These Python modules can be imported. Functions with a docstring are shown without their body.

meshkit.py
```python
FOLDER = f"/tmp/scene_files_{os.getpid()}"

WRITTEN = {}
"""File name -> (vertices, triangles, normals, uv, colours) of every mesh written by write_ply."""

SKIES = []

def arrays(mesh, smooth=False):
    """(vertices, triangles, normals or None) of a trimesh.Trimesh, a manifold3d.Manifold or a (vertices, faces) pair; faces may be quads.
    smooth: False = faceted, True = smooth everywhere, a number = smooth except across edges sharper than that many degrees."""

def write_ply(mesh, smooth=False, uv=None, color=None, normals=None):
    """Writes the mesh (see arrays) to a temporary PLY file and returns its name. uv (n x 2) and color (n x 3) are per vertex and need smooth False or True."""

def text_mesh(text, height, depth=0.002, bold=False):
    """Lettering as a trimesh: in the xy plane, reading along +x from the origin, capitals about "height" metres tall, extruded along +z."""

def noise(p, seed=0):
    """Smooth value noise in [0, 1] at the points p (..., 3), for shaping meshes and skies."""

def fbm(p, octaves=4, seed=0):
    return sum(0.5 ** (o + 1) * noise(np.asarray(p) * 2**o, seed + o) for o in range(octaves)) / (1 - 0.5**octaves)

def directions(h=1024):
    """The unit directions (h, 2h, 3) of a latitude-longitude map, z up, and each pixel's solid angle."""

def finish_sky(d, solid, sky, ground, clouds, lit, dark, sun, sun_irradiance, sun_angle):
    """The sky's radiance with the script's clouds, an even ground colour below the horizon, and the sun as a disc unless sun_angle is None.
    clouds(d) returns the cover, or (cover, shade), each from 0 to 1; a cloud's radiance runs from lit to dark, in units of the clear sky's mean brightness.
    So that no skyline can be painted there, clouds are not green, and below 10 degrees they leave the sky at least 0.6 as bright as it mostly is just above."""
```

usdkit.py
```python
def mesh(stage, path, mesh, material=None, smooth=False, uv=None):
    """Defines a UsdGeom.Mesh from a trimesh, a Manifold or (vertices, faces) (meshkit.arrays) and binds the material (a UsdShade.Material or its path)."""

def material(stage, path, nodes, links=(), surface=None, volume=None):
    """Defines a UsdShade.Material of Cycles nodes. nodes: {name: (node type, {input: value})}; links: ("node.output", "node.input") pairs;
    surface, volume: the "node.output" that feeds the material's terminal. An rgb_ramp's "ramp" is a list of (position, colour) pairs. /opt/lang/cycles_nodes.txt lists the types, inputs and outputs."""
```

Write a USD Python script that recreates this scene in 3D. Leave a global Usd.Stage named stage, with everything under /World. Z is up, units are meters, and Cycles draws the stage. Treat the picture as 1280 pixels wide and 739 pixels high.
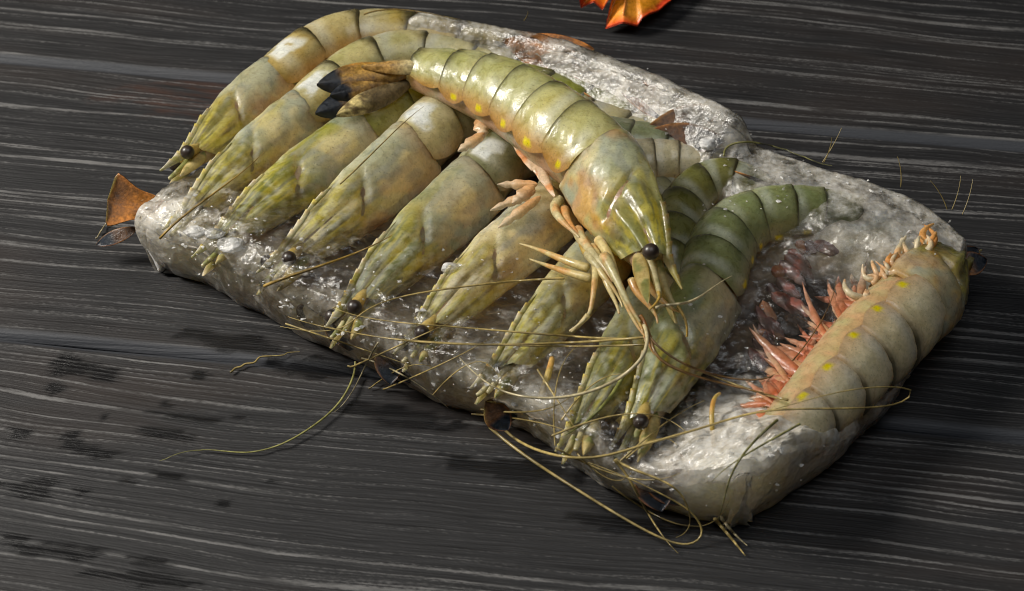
import math, random
import numpy as np, trimesh, usdkit
from meshkit import fbm, noise
from scipy.interpolate import CubicSpline, RBFInterpolator
from scipy.spatial import cKDTree
from pxr import Usd, UsdGeom, UsdLux, UsdShade, Gf, Sdf, Vt

stage = Usd.Stage.CreateInMemory()
UsdGeom.SetStageUpAxis(stage, 'Z')
UsdGeom.Xform.Define(stage, '/World')
rng = np.random.default_rng(7)

# ------------------------------------------------------------------ camera
PW, PH = 1280.0, 739.0
ELEV, DIST, FPX = math.radians(42), 0.85, 2720.0
EYE = np.array([0, -DIST * math.cos(ELEV), DIST * math.sin(ELEV)])
FW = -EYE / DIST
RT = np.array([1.0, 0, 0])
UPV = np.cross(RT, FW)
cam = UsdGeom.Camera.Define(stage, '/World/camera')
cam.CreateHorizontalApertureAttr(36.0)
cam.CreateVerticalApertureAttr(36.0 * PH / PW)
cam.CreateFocalLengthAttr(36.0 * FPX / PW)
cam.CreateClippingRangeAttr(Gf.Vec2f(0.05, 20))
cam.CreateFocusDistanceAttr(0.83)
cam.CreateFStopAttr(18.0)
cam.CreateExposureAttr(0.0)
M = np.eye(4)
M[0, :3], M[1, :3], M[2, :3], M[3, :3] = RT, UPV, -FW, EYE
cam.AddTransformOp().Set(Gf.Matrix4d(*M.ravel().tolist()))

# ------------------------------------------------------------------ lamps (a studio softbox on the left, an added weak fill overhead)
def rect_light(name, pos, target, w, h, intensity, color):
    l = UsdLux.RectLight.Define(stage, '/World/' + name)
    l.CreateWidthAttr(w); l.CreateHeightAttr(h)
    l.CreateIntensityAttr(intensity); l.CreateColorAttr(Gf.Vec3f(*color))
    pos, target = np.array(pos, float), np.array(target, float)
    z = pos - target; z /= np.linalg.norm(z)
    x = np.cross([0, 0, 1.0], z)
    if np.linalg.norm(x) < 1e-6: x = np.array([1.0, 0, 0])
    x /= np.linalg.norm(x); y = np.cross(z, x)
    m = np.eye(4); m[0, :3], m[1, :3], m[2, :3], m[3, :3] = x, y, z, pos
    l.AddTransformOp().Set(Gf.Matrix4d(*m.ravel().tolist()))
    return l
rect_light('softbox_key', (-0.93, 0.10, 0.86), (0.02, 0.0, 0.02), 0.42, 0.42, 44.0, (1.0, 0.95, 0.87))
rect_light('added_fill_overhead', (0.12, -0.30, 1.25), (0, 0, 0), 0.9, 0.8, 2.0, (0.94, 0.97, 1.0))

# ------------------------------------------------------------------ pixel of the photograph + height -> point of the place
def pix(x, y, z=0.0):
    d = FW * FPX + RT * (x - PW / 2) + UPV * (PH / 2 - y)
    return EYE + d * ((z - EYE[2]) / d[2])
def project(p):
    q = np.asarray(p, float) - EYE
    dep = q @ FW
    return np.stack([PW / 2 + FPX * (q @ RT) / dep, PH / 2 - FPX * (q @ UPV) / dep], -1), dep
def ss(a, b, x):
    t = np.clip((np.asarray(x, float) - a) / (b - a), 0, 1)
    return t * t * (3 - 2 * t)

# ------------------------------------------------------------------ materials
L = '/World/Looks/'
UsdGeom.Scope.Define(stage, '/World/Looks')
class Graph:
    def __init__(self): self.n, self.l, self.k = {}, [], 0
    def add(self, kind, **inp):
        self.k += 1; name = f'n{self.k}'; vals = {}
        for k, v in inp.items():
            if isinstance(v, str) and v.startswith('n') and '.' in v: self.l.append((v, f'{name}.{k}'))
            else: vals[k] = v
        self.n[name] = (kind, vals)
        return name
    def math(self, op, a, b=0.0, c=0.0, clamp=False):
        return self.add('math', math_type=op, value1=a, value2=b, value3=c, use_clamp=clamp) + '.value'
    def mix(self, fac, a, b, mode='mix'):
        return self.add('mix', mix_type=mode, fac=fac, color1=a, color2=b) + '.color'
    def rng(self, v, a, b, c=0.0, d=1.0, t='smoothstep'):
        return self.add('map_range', range_type=t, value=v, from_min=a, from_max=b, to_min=c, to_max=d, clamp=True) + '.result'
    def noise(self, vec, scale, detail=2.0, rough=0.5, dist=0.0):
        return self.add('noise_texture', vector=vec, scale=scale, detail=detail, roughness=rough, distortion=dist) + '.fac'
    def build(self, name, surface): return usdkit.material(stage, L + name, self.n, self.l, surface=surface)

def attr_material(name, rough=0.32, coat=0.5, sss=0.25, sss_scale=0.003, bump=0.25, var=0.35, spec=0.5, trans=0.0, speckle=0.0, sat=1.0):
    """colour comes from the mesh's own 'col' primvar, with fine mottling on top"""
    g = Graph()
    c = g.add('attribute', attribute='col') + '.color'
    pos = g.add('geometry') + '.position'
    n1 = g.noise(pos, 900.0, 4.0, 0.6)
    n2 = g.noise(pos, 260.0, 3.0, 0.6, 0.6)
    m = g.math('multiply', g.rng(n1, 0.3, 0.7, 1 - var * .6, 1 + var * .6), g.rng(n2, 0.3, 0.7, 1 - var * .7, 1 + var * .5))
    if speckle:
        sp = g.noise(pos, 1500.0, 2.0, 0.5)
        m = g.math('multiply', m, g.rng(sp, 0.60, 0.72, 1.0, 1.0 - speckle))
    if sat != 1.0: c = g.add('hsv', hue=0.5, saturation=sat, value=1.05, fac=1.0, color=c) + '.color'
    col = g.add('vector_math', math_type='scale', vector1=c, scale=m) + '.vector'
    h = g.math('add', g.noise(pos, 450.0, 3.0, 0.6), g.math('multiply', g.noise(pos, 1600.0, 2.0), 0.35))
    b = g.add('bump', height=h, strength=bump, distance=0.0012) + '.normal'
    p = g.add('principled_bsdf', base_color=col, roughness=g.rng(n2, 0.3, 0.7, rough * .55, rough * 1.6), normal=b, specular_ior_level=spec,
              coat_weight=coat, coat_roughness=0.15, coat_normal=b, subsurface_weight=sss, subsurface_scale=sss_scale,
              subsurface_radius=(1.0, 0.75, 0.45), transmission_weight=trans)
    return g.build(name, p + '.BSDF')

MAT = {}
MAT['shell'] = attr_material('shell', rough=.36, coat=.34, sss=.6, sss_scale=.007, bump=.12, var=.14, speckle=.4, sat=1.07)
MAT['leg'] = attr_material('leg', 0.42, 0.15, 0.35, 0.002, 0.12, 0.25)
MAT['core'] = attr_material('core', 0.5, 0.0, 0.6, 0.008, 0.12, 0.25)
MAT['tail'] = attr_material('tail', 0.5, 0.12, 0.1, 0.002, 0.2, 0.5, 0.3)
MAT['antenna'] = attr_material('antenna', 0.4, 0.2, 0.0, 0.002, 0.0, 0.3)
MAT['leaf'] = attr_material('leaf', 0.4, 0.2, 0.0, 0.002, 0.2, 0.25)
g = Graph()
MAT['eye'] = g.build('eye', g.add('principled_bsdf', base_color=(0.028, 0.019, 0.014), roughness=0.4, coat_weight=0.2, coat_roughness=0.1) + '.BSDF')

# cloudy ice: a wet clear skin with white frost in patches; a milky core lies under it
def ice_material(name, lo, hi, white_a, white_b, by_attr=False):
    g = Graph()
    pos = g.add('geometry') + '.position'
    n1 = g.noise(pos, 85.0, 3.0, 0.55, 0.8)
    n2 = g.noise(pos, 420.0, 3.0, 0.6)
    n3 = g.noise(pos, 1900.0, 2.0, 0.6)
    f = g.math('add', g.math('multiply', n1, 0.62), g.math('add', g.math('multiply', n2, 0.26), g.math('multiply', n3, 0.12)))
    if by_attr:
        at_ = g.add('attribute', attribute='frost') + '.fac'
        frost = g.rng(g.math('add', f, g.math('multiply', at_, 0.36)), 0.56, 0.90, lo, hi)
    else: frost = g.rng(f, 0.40, 0.62, lo, hi)
    cells = g.add('voronoi_texture', vector=pos, scale=420.0, randomness=1.0) + '.distance'
    h = g.math('add', g.math('multiply', n2, 0.9), g.math('add', g.math('multiply', n3, 0.25), g.math('multiply', cells, 0.5)))
    b = g.add('bump', height=h, strength=0.42, distance=0.0015) + '.normal'
    tr = g.add('transparent_bsdf', color=(0.97, 0.97, 0.965)) + '.BSDF'
    gl = g.add('glossy_bsdf', color=(1, 1, 1), roughness=0.19, normal=b) + '.BSDF'
    fz = g.math('add', g.math('multiply', g.add('fresnel', IOR=1.45, normal=b) + '.fac', 1.0), 0.02, clamp=True)
    clear = g.add('mix_closure', fac=fz, closure1=tr, closure2=gl) + '.closure'
    white = g.add('principled_bsdf', base_color=g.mix(g.rng(n2, 0.3, 0.7), white_a, white_b), roughness=0.5, normal=b, subsurface_weight=0.15,
                  subsurface_scale=0.004, subsurface_radius=(1.0, 0.92, 0.80), specular_ior_level=0.6, coat_weight=0.12, coat_roughness=0.2, coat_normal=b) + '.BSDF'
    m = g.add('mix_closure', fac=frost, closure1=clear, closure2=white) + '.closure'
    return g.build(name, m)
MAT['ice'] = ice_material('ice', 0.01, 0.48, (0.80, 0.73, 0.60), (0.93, 0.90, 0.83), True)
MAT['ice_white'] = ice_material('ice_white', 0.08, 0.7, (0.84, 0.82, 0.78), (0.95, 0.95, 0.93))

g = Graph()
MAT['water'] = g.build('water', g.add('principled_bsdf', base_color=(1, 1, 1), roughness=0.03, ior=1.33, transmission_weight=1.0) + '.BSDF')
# charred, brushed planks: pale ridges of late wood on near-black; UV = metres along and across the plank
def wood_material():
    g = Graph()
    uv = g.add('uvmap', attribute='st') + '.UV'
    wet_shade = g.add('attribute', attribute='wet_shade') + '.fac'
    ed = g.add('attribute', attribute='edge') + '.fac'
    brown = g.add('attribute', attribute='brown') + '.fac'
    sep = g.add('separate_xyz', vector=uv)
    X, Y = sep + '.x', sep + '.y'
    def stretched(sx, sy, yy=Y): return g.add('combine_xyz', x=g.math('multiply', X, sx), y=g.math('multiply', yy, sy), z=0.0) + '.vector'
    w1 = g.math('multiply', g.math('subtract', g.noise(stretched(3.2, 9.0), 1.0, 2.0), 0.5), 0.030)
    w2 = g.math('multiply', g.math('subtract', g.noise(stretched(14.0, 45.0), 1.0, 2.0), 0.5), 0.004)
    Yw = g.math('add', Y, g.math('add', w1, w2))
    ridge = g.noise(stretched(3.0, 430.0, Yw), 1.0, 2.0, 0.5)
    fine = g.noise(stretched(30.0, 1300.0, Yw), 1.0, 3.0, 0.65)
    gaps = g.noise(stretched(30.0, 260.0, Yw), 1.0, 4.0, 0.72)
    speck = g.noise(stretched(420.0, 1500.0), 1.0, 3.0, 0.65)
    rz = g.math('add', ridge, g.math('multiply', g.math('subtract', speck, 0.5), 0.26))
    line = g.math('multiply', g.rng(rz, 0.54, 0.66), g.rng(gaps, 0.34, 0.62, 0.10, 1.0))
    line2 = g.math('multiply', g.rng(fine, 0.56, 0.70), g.rng(speck, 0.42, 0.60, 0.0, 0.28))
    ln = g.math('maximum', line, line2)
    ln = g.math('multiply', ln, g.math('subtract', 1.0, ed, clamp=True))
    base = g.mix(g.rng(fine, 0.25, 0.75), (0.0085, 0.0085, 0.0092), (0.0205, 0.0203, 0.0214))
    patch = g.noise(stretched(5.0, 16.0), 1.0, 3.0, 0.6)
    base = g.mix(g.math('multiply', g.rng(patch, 0.48, 0.72), 0.55), base, (0.028, 0.021, 0.018))
    base = g.mix(g.math('multiply', brown, g.rng(gaps, 0.35, 0.6, 0.0, 0.5)), base, (0.060, 0.020, 0.008))
    base = g.mix(ln, base, (0.135, 0.132, 0.13))
    base = g.mix(g.math('multiply', ed, 0.75), base, (0.045, 0.049, 0.058))  # bluish light caught by the bevels, put into the edge colour
    base = g.mix(g.math('multiply', wet_shade, 0.92), base, (0.005, 0.005, 0.0055))
    h = g.math('add', g.math('multiply', ridge, 1.0), g.math('add', g.math('multiply', fine, 0.5), g.math('multiply', speck, 0.22)))
    b = g.add('bump', height=h, strength=0.55, distance=0.0011) + '.normal'
    rough = g.math('subtract', g.rng(fine, 0.3, 0.7, 0.52, 0.66), g.math('multiply', wet_shade, 0.26))
    p = g.add('principled_bsdf', base_color=base, roughness=rough, normal=b, specular_ior_level=0.32)
    return g.build('charred_wood', p + '.BSDF')
MAT['wood'] = wood_material()

# ------------------------------------------------------------------ helpers for prims
used = {}
def numbered(parent, name):
    k = used.get((parent, name), 0); used[(parent, name)] = k + 1
    return f'{parent}/{name}' if k == 0 else f'{parent}/{name}_{k:03d}'
BASE = {}
def tag(prim, label=None, cat=None, group=None, kind=None):
    for k, v in (('label', label), ('category', cat), ('group', group), ('kind', kind)):
        if v: prim.SetCustomDataByKey(k, v)
def thing(name, base, label=None, cat=None, group=None, kind=None):
    path = numbered('/World', name)
    x = UsdGeom.Xform.Define(stage, path); x.AddTranslateOp().Set(Gf.Vec3d(*map(float, base)))
    tag(x.GetPrim(), label, cat, group, kind)
    BASE[path] = np.array(base, float)
    return path
def root_of(path): return '/'.join(path.split('/')[:3])
cloud = []
def part(parent, name, vf, mat, col=None, smooth=True, label=None, kind=None, keep=True, prim=None):
    v, f = vf
    v = np.asarray(v, float)
    path = numbered(parent, name)
    b = BASE.get(root_of(path), np.zeros(3))
    m = usdkit.mesh(stage, path, (v - b, f), MAT[mat], smooth=smooth)
    n = len(np.asarray(m.GetPointsAttr().Get()))
    api = UsdGeom.PrimvarsAPI(m)
    if col is not None:
        col = np.clip(np.broadcast_to(np.asarray(col, float), (n, 3)), 0, 1)
        api.CreatePrimvar('col', Sdf.ValueTypeNames.Color3fArray, 'vertex').Set(Vt.Vec3fArray.FromNumpy(np.ascontiguousarray(col, np.float32)))
    for k, a in (prim or {}).items():
        if len(a) != n: a = np.asarray(a)[cKDTree(v - b).query(np.asarray(m.GetPointsAttr().Get(), float))[1]]
        api.CreatePrimvar(k, Sdf.ValueTypeNames.FloatArray, 'vertex').Set(Vt.FloatArray.FromNumpy(np.ascontiguousarray(a, np.float32)))
    m.CreateDoubleSidedAttr(True)
    tag(m.GetPrim(), label, kind=kind)
    if keep: cloud.append(v)
    return path

def grid_faces(a, b, wrap=False):
    i, j = np.meshgrid(np.arange(a - 1), np.arange(b if wrap else b - 1), indexing='ij')
    i, j = i.ravel(), j.ravel(); j2 = (j + 1) % b
    q = np.stack([i * b + j, (i + 1) * b + j, (i + 1) * b + j2, i * b + j2], 1)
    return np.vstack([q[:, [0, 1, 2]], q[:, [0, 2, 3]]])
def join(*ms):
    V, F, n = [], [], 0
    for v, f in ms:
        V.append(v); F.append(np.asarray(f) + n); n += len(v)
    return np.vstack(V), np.vstack(F)
def curve(points, n):
    p = np.asarray(points, float)
    if len(p) == 2: p = np.array([p[0], (p[0] + p[1]) / 2, p[1]])
    t = np.r_[0, np.cumsum(np.sqrt(np.linalg.norm(np.diff(p, axis=0), axis=1)))]   # centripetal
    c = CubicSpline(t, p)(np.linspace(0, t[-1], n * 4))
    d = np.r_[0, np.cumsum(np.linalg.norm(np.diff(c, axis=0), axis=1))]
    return np.stack([np.interp(np.linspace(0, d[-1], n), d, c[:, k]) for k in range(3)], 1)
def tube(points, radii, sides=8, n=None, flat=1.0):
    p = np.asarray(points, float) if n is None else curve(points, n)
    r = np.interp(np.linspace(0, 1, len(p)), np.linspace(0, 1, len(np.atleast_1d(radii))), np.atleast_1d(radii)) if np.ndim(radii) else np.full(len(p), radii)
    t = np.gradient(p, axis=0); t /= np.linalg.norm(t, axis=1, keepdims=True) + 1e-12
    ref = np.array([0.13, 0.21, 0.97]); a = np.cross(t, ref); a /= np.linalg.norm(a, axis=1, keepdims=True) + 1e-12
    b = np.cross(t, a); an = np.arange(sides) * 2 * np.pi / sides
    v = p[:, None] + r[:, None, None] * (np.cos(an)[None, :, None] * a[:, None] + flat * np.sin(an)[None, :, None] * b[:, None])
    v = v.reshape(-1, 3); f = grid_faces(len(p), sides, True); k = len(v)
    v = np.vstack([v, p[:1] - t[:1] * r[0] * .5, p[-1:] + t[-1:] * r[-1] * .5])
    j = np.arange(sides); j2 = (j + 1) % sides; o = (len(p) - 1) * sides
    f = np.vstack([f, np.stack([np.full(sides, k), j, j2], 1), np.stack([np.full(sides, k + 1), o + j2, o + j], 1)])
    return v, f
def ball(c, r, sub=3, scale=(1, 1, 1)):
    m = trimesh.creation.icosphere(sub, 1.0)
    return np.array(m.vertices) * np.array(scale) * r + np.asarray(c), np.array(m.faces)
def blade(start, axis, side, length, width, thick, bend=0.0, nu=22, nv=9, shape=0.55, lift=None, ragged=0.0, seed=0):
    """a flat leaf-like blade with a thicker mid rib; returns mesh and the (along, across) coordinates of its vertices"""
    axis = axis / np.linalg.norm(axis); side = side - axis * (side @ axis); side /= np.linalg.norm(side)
    nor = np.cross(axis, side)
    u = np.linspace(0, 1, nu)[:, None]; a = np.linspace(0, 2 * np.pi, 2 * nv, endpoint=False)[None, :]
    wprof = np.sin(np.pi * np.clip(u, 0.0, 1) ** (1.0 if shape == 'fan' else shape)) ** 0.75 * .97 + .03
    if shape == 'fan': wprof = (.20 + .80 * np.clip(u, 0, 1) ** .9) * np.sqrt(np.clip((1 - u) / .06, 0, 1)) * (1 + .10 * np.sin(u * 9)) + .01
    if ragged: wprof = wprof * (1 + ragged * (noise(np.stack([u * 9, u * 0, u * 0], -1), seed) - .5))
    x = np.cos(a) * wprof * width / 2
    z = np.sin(a) * (thick / 2) * (.25 + .75 * wprof) * (1.0 - 0.55 * np.abs(np.cos(a)) ** 2)
    along = u * length + 0 * a
    z = z + bend * length * u ** 2 - 0.12 * width * (np.cos(a) ** 2)
    p = start + along[..., None] * axis + x[..., None] * side + z[..., None] * nor
    uu, vv = (u + 0 * a).ravel(), (np.cos(a) + 0 * u).ravel()
    v = p.reshape(-1, 3); f = grid_faces(nu, 2 * nv, True)
    return (v, f), uu, vv

# ------------------------------------------------------------------ colours of the prawns (linear)
CREAM, OLIVE, GREY, OCHRE = np.array([.47, .385, .19]), np.array([.135, .140, .035]), np.array([.22, .245, .175]), np.array([.37, .235, .045])
DARK, ORANGE, YELLOW, PALE, PINK = np.array([.035, .030, .014]), np.array([.55, .19, .035]), np.array([.80, .58, .05]), np.array([.66, .66, .58]), np.array([.50, .27, .15])
def mixc(c, d, w): return c * (1 - w[:, None]) + np.asarray(d) * w[:, None]

def prawn(name, label, path, n_car, R, rolls, group=None, green=0.5, warm=0.3, bands=0.7, seed=0, legs=True, swim=(), tailfan=True, rost=0.013, eye_r=.0028,
          scales=True, dots=False, side_eye=(-1, 1), tail_dir=None, tail_len=.030, tail_dark=.6, patch=1.0, pale=0.0, tint=None, whips=False, spread=.35, rost_lift=.04, rime=0.0):
    """path: (px, py, height) from the front of the carapace to the root of the tail fan; path[n_car] is where the carapace ends"""
    P3 = np.array([pix(*q) for q in path])
    base = np.array([P3[:, 0].mean(), P3[:, 1].mean(), max(0.0, P3[:, 2].min() - R)])
    root = thing(name, base, label, 'prawn', group)
    t = np.r_[0, np.cumsum(np.linalg.norm(np.diff(P3, axis=0), axis=1))]
    sp = CubicSpline(t, P3)
    tt = np.linspace(0, t[-1], 400); pts = sp(tt)
    arc = np.r_[0, np.cumsum(np.linalg.norm(np.diff(pts, axis=0), axis=1))]; LEN = arc[-1]
    sc = np.interp(t[n_car], tt, arc)
    def frame(s):
        s = np.asarray(s, float); sq = np.clip(s, 0, LEN)
        c = np.stack([np.interp(sq, arc, pts[:, k]) for k in range(3)], -1)
        a = np.stack([np.interp(np.clip(sq + .002, 0, LEN), arc, pts[:, k]) - np.interp(np.clip(sq - .002, 0, LEN), arc, pts[:, k]) for k in range(3)], -1)
        T = a / np.linalg.norm(a, axis=-1, keepdims=True)
        c = c + T * (s - sq)[..., None]
        roll = np.radians(np.interp(sq / LEN, np.linspace(0, 1, len(rolls)), rolls))
        U = np.array([0, 0, 1.0]) - T * T[..., 2:3]; U /= np.linalg.norm(U, axis=-1, keepdims=True)
        S = np.cross(T, U)
        D = U * np.cos(roll)[..., None] + S * np.sin(roll)[..., None]
        return c, T, D, np.cross(T, D)
    def rad(s):
        x = np.clip(s / sc, 0, 1); y = np.clip((s - sc) / (LEN - sc), 0, 1)
        rc = np.interp(x, [0, .12, .3, .55, .8, 1], [.36, .50, .72, .92, 1.0, .97])
        ra = np.interp(y, [0, .2, .45, .7, .88, 1], [.97, .99, .91, .76, .60, .48])
        return R * np.where(s <= sc, rc, ra)
    def at(s, d, l):
        c, T, D, S = frame(s); return c + D * np.asarray(d)[..., None] + S * np.asarray(l)[..., None]
    off = np.array([seed * 1.7, seed * .9, seed * 2.3])
    def mottle(p, sc_, k): return fbm((p + off) * sc_, 3, seed * 5 + k)
    def skin(p, phi, sl, where):
        """sl: 0..1 along the carapace or the segment; phi: degrees from the back's mid line"""
        a1, a2, a3 = mottle(p, 65, 1), mottle(p, 95, 2), mottle(p, 55, 3)
        ap = np.abs(phi)
        c = np.tile(CREAM * .92, (len(p), 1))
        c = mixc(c, GREY, ss(.40, .66, a1) * .6)
        c = mixc(c, OLIVE, np.clip(ss(.55 - .3 * green, .78 - .3 * green, a2) * .85 * (1 - .45 * ss(30, 90, ap)), 0, 1))
        c = mixc(c, OCHRE, ss(.5, .68, a3) * (.2 + .4 * warm))
        if pale: c = mixc(c, np.array([.78, .63, .42]) if where != 'car' else np.array([.44, .29, .12]), np.full(len(c), pale))
        if tint is not None: c = mixc(c, np.array(tint[:3]), np.full(len(c), tint[3]) * ss(.2, .7, a3 + .25))
        if where == 'car':
            st = fbm(np.stack([sl * 7, phi / 9.0, 0 * sl + seed], -1), 4, seed + 90)        # streaks that run along the head
            st2 = fbm(np.stack([sl * 5 + 9, phi / 14.0, 0 * sl + seed], -1), 3, seed + 95)
            hd = 1 - ss(.25, .62, sl + .25 * (a1 - .5))
            c = mixc(c, np.array([.56, .47, .28]), ss(.42, .7, sl) * ss(25, 60, ap) * .75 * ss(.38, .58, a3 + .05))
            c = mixc(c, np.array([.22, .25, .20]), ss(.46, .60, mottle(p, 80, 15)) * ss(.35, .55, sl) * .65)
            c = mixc(c, OLIVE * .7, np.exp(-((sl - .46 + .2 * (a1 - .5)) / .13) ** 2 - ((ap - 42 - 60 * (a2 - .5)) / 24) ** 2) * .75)
            c = mixc(c, GREY * .75 + np.array([0, .0, .05]), ss(.5, .62, st2) * ss(.3, .5, sl) * (1 - ss(.75, .95, sl)) * .4)
            c = mixc(c, OLIVE * .8, hd * (.25 + .5 * ss(.40, .60, a1)))
            c = mixc(c, np.array([.40, .33, .06]), hd * ss(.47, .62, st) * .75)
            c = mixc(c, DARK * 1.8, hd * ss(.50, .70, st2) * .7)
            c = mixc(c, ORANGE, warm * ss(.38, .58, mottle(p, 120, 6)) * ss(60, 115, ap) * ss(.15, .45, sl) * .5)
            c = mixc(c, ORANGE * .7 + CREAM * .3, warm * ss(.82, .97, sl) * ss(.4, .55, a2) * .6)
            c = mixc(c, DARK * 1.5, ss(.955, .985, sl) * .5 * (1 - ss(60, 100, ap)))
            if rime:
                rm = fbm((p + off) * 420, 4, seed + 97)
                c = mixc(c, np.array([.78, .77, .72]), rime * ss(.50, .70, rm + .16 * (1 - ss(.05, .5, sl)) + .10 * (a1 - .5)) * (1 - ss(.35, .75, sl)))
        else:
            back = 1 - ss(45, 105, ap + 25 * (a1 - .5))
            c = mixc(c, DARK * 1.3, np.clip(bands * ss(.62, .93, sl + .2 * (a2 - .5) - .0022 * ap) * (.25 + .75 * back) * (1 - ss(75, 110, ap)), 0, .95))
            c = mixc(c, DARK * .8, np.clip(ss(.9, .97, sl), 0, 1) * .75 * (1 - .5 * ss(70, 110, ap)))
            c = mixc(c, PALE * .8, ss(.05, .3, sl) * (1 - ss(.3, .55, sl)) * .35 * ss(.4, .6, a3))
            c = mixc(c, ORANGE * .8 + CREAM * .2, warm * .8 * ss(85, 120, ap))
        return c
    # carapace
    na, nb = 64, 72
    x = np.linspace(0, 1, na)[:, None]; ph = np.linspace(-148, 148, nb)[None, :]; phr = np.radians(ph)
    S_ = x * sc + (1 - x) ** 1.5 * .17 * sc * (1 - np.cos(phr)) / 2 + 0 * ph
    S_ = S_ - x ** 6 * .05 * sc * np.sin(phr) ** 2
    r = rad(S_)
    lip = 1 - .10 * ss(.975, 1, x)
    hgt = r * np.where(np.cos(phr) > 0, 1.0, 1.02) * lip
    wid = r * .80 * (1 - .10 * (1 - np.cos(phr)) / 2) * lip
    ridge = .07 * R * np.exp(-(ph / 7) ** 2) * (1 - ss(.5, .85, x))
    groove = -.13 * R * np.exp(-((x - (.50 - .0028 * (np.abs(ph) - 60))) / .028) ** 2) * ss(18, 45, np.abs(ph)) * (1 - ss(95, 120, np.abs(ph)))
    groove = groove - .09 * R * np.exp(-((np.abs(ph) - 52 - 30 * x) / 7) ** 2) * (1 - ss(.3, .6, x))
    groove = groove + .10 * R * np.exp(-((np.abs(ph) - 78 - 20 * x) / 8) ** 2) * (1 - ss(.25, .5, x))
    rim = .05 * R * np.exp(-((np.abs(ph) - 138) / 6) ** 2)
    c0, T0, D0, L0 = frame(S_)
    base_p = c0 + D0 * (hgt * np.cos(phr))[..., None] + L0 * (wid * np.sin(phr))[..., None]
    nz = (fbm((base_p + off) * 170, 3, seed) - .5) * .09 * R + (fbm((base_p + off) * 500, 3, seed + 4) - .5) * .025 * R
    dsp = ridge + groove + rim + nz
    p = c0 + D0 * ((hgt + dsp) * np.cos(phr))[..., None] + L0 * ((wid + dsp) * np.sin(phr))[..., None]
    pv = p.reshape(-1, 3)
    part(root, 'carapace', (pv, grid_faces(na, nb)), 'shell', skin(pv, (ph + 0 * x).ravel(), (x + 0 * ph).ravel(), 'car'))
    # soft body inside, seen between the plates
    bs = np.linspace(.06 * sc, LEN, 60); ba = np.linspace(0, 2 * np.pi, 24, endpoint=False)
    cb, Tb, Db, Lb = frame(bs); rb = rad(bs) * .86
    bv = (cb[:, None] + Db[:, None] * (rb[:, None] * np.cos(ba))[..., None] * .98 + Lb[:, None] * (rb[:, None] * .76 * np.sin(ba))[..., None]).reshape(-1, 3)
    bv = np.vstack([bv, cb[:1], cb[-1:]]); nbv = 60 * 24
    j = np.arange(24); j2 = (j + 1) % 24
    bf = np.vstack([grid_faces(60, 24, True), np.stack([np.full(24, nbv), j, j2], 1), np.stack([np.full(24, nbv + 1), 59 * 24 + j2, 59 * 24 + j], 1)])
    bc = mixc(np.tile(CREAM * .8, (len(bv), 1)), PINK, ss(.35, .6, mottle(bv, 200, 9)) * (.4 + .6 * warm))
    part(root, 'flesh', (bv, bf), 'shell', bc)
    # six abdominal plates, each tucked under the one before
    cuts = sc + (LEN - sc) * np.array([0, .17, .34, .51, .68, .82, 1.0])
    for k in range(6):
        a, b = cuts[k], cuts[k + 1]; ln = b - a
        na, nb = 22, 52
        x = np.linspace(0, 1, na)[:, None]; q = np.linspace(-1, 1, nb)[None, :]
        pm = 96 + 34 * np.sin(np.pi * np.clip(.08 + .9 * x, 0, 1)) ** .6 - (14 if k == 5 else 0)
        if pale: pm = 116 + 10 * np.sin(np.pi * x)
        ph = q * pm; phr = np.radians(ph)
        S_ = a - .16 * ln + x * (1.18 * ln) - .16 * ln * np.sin(phr) ** 2 * (1 - .4 * x)
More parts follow.
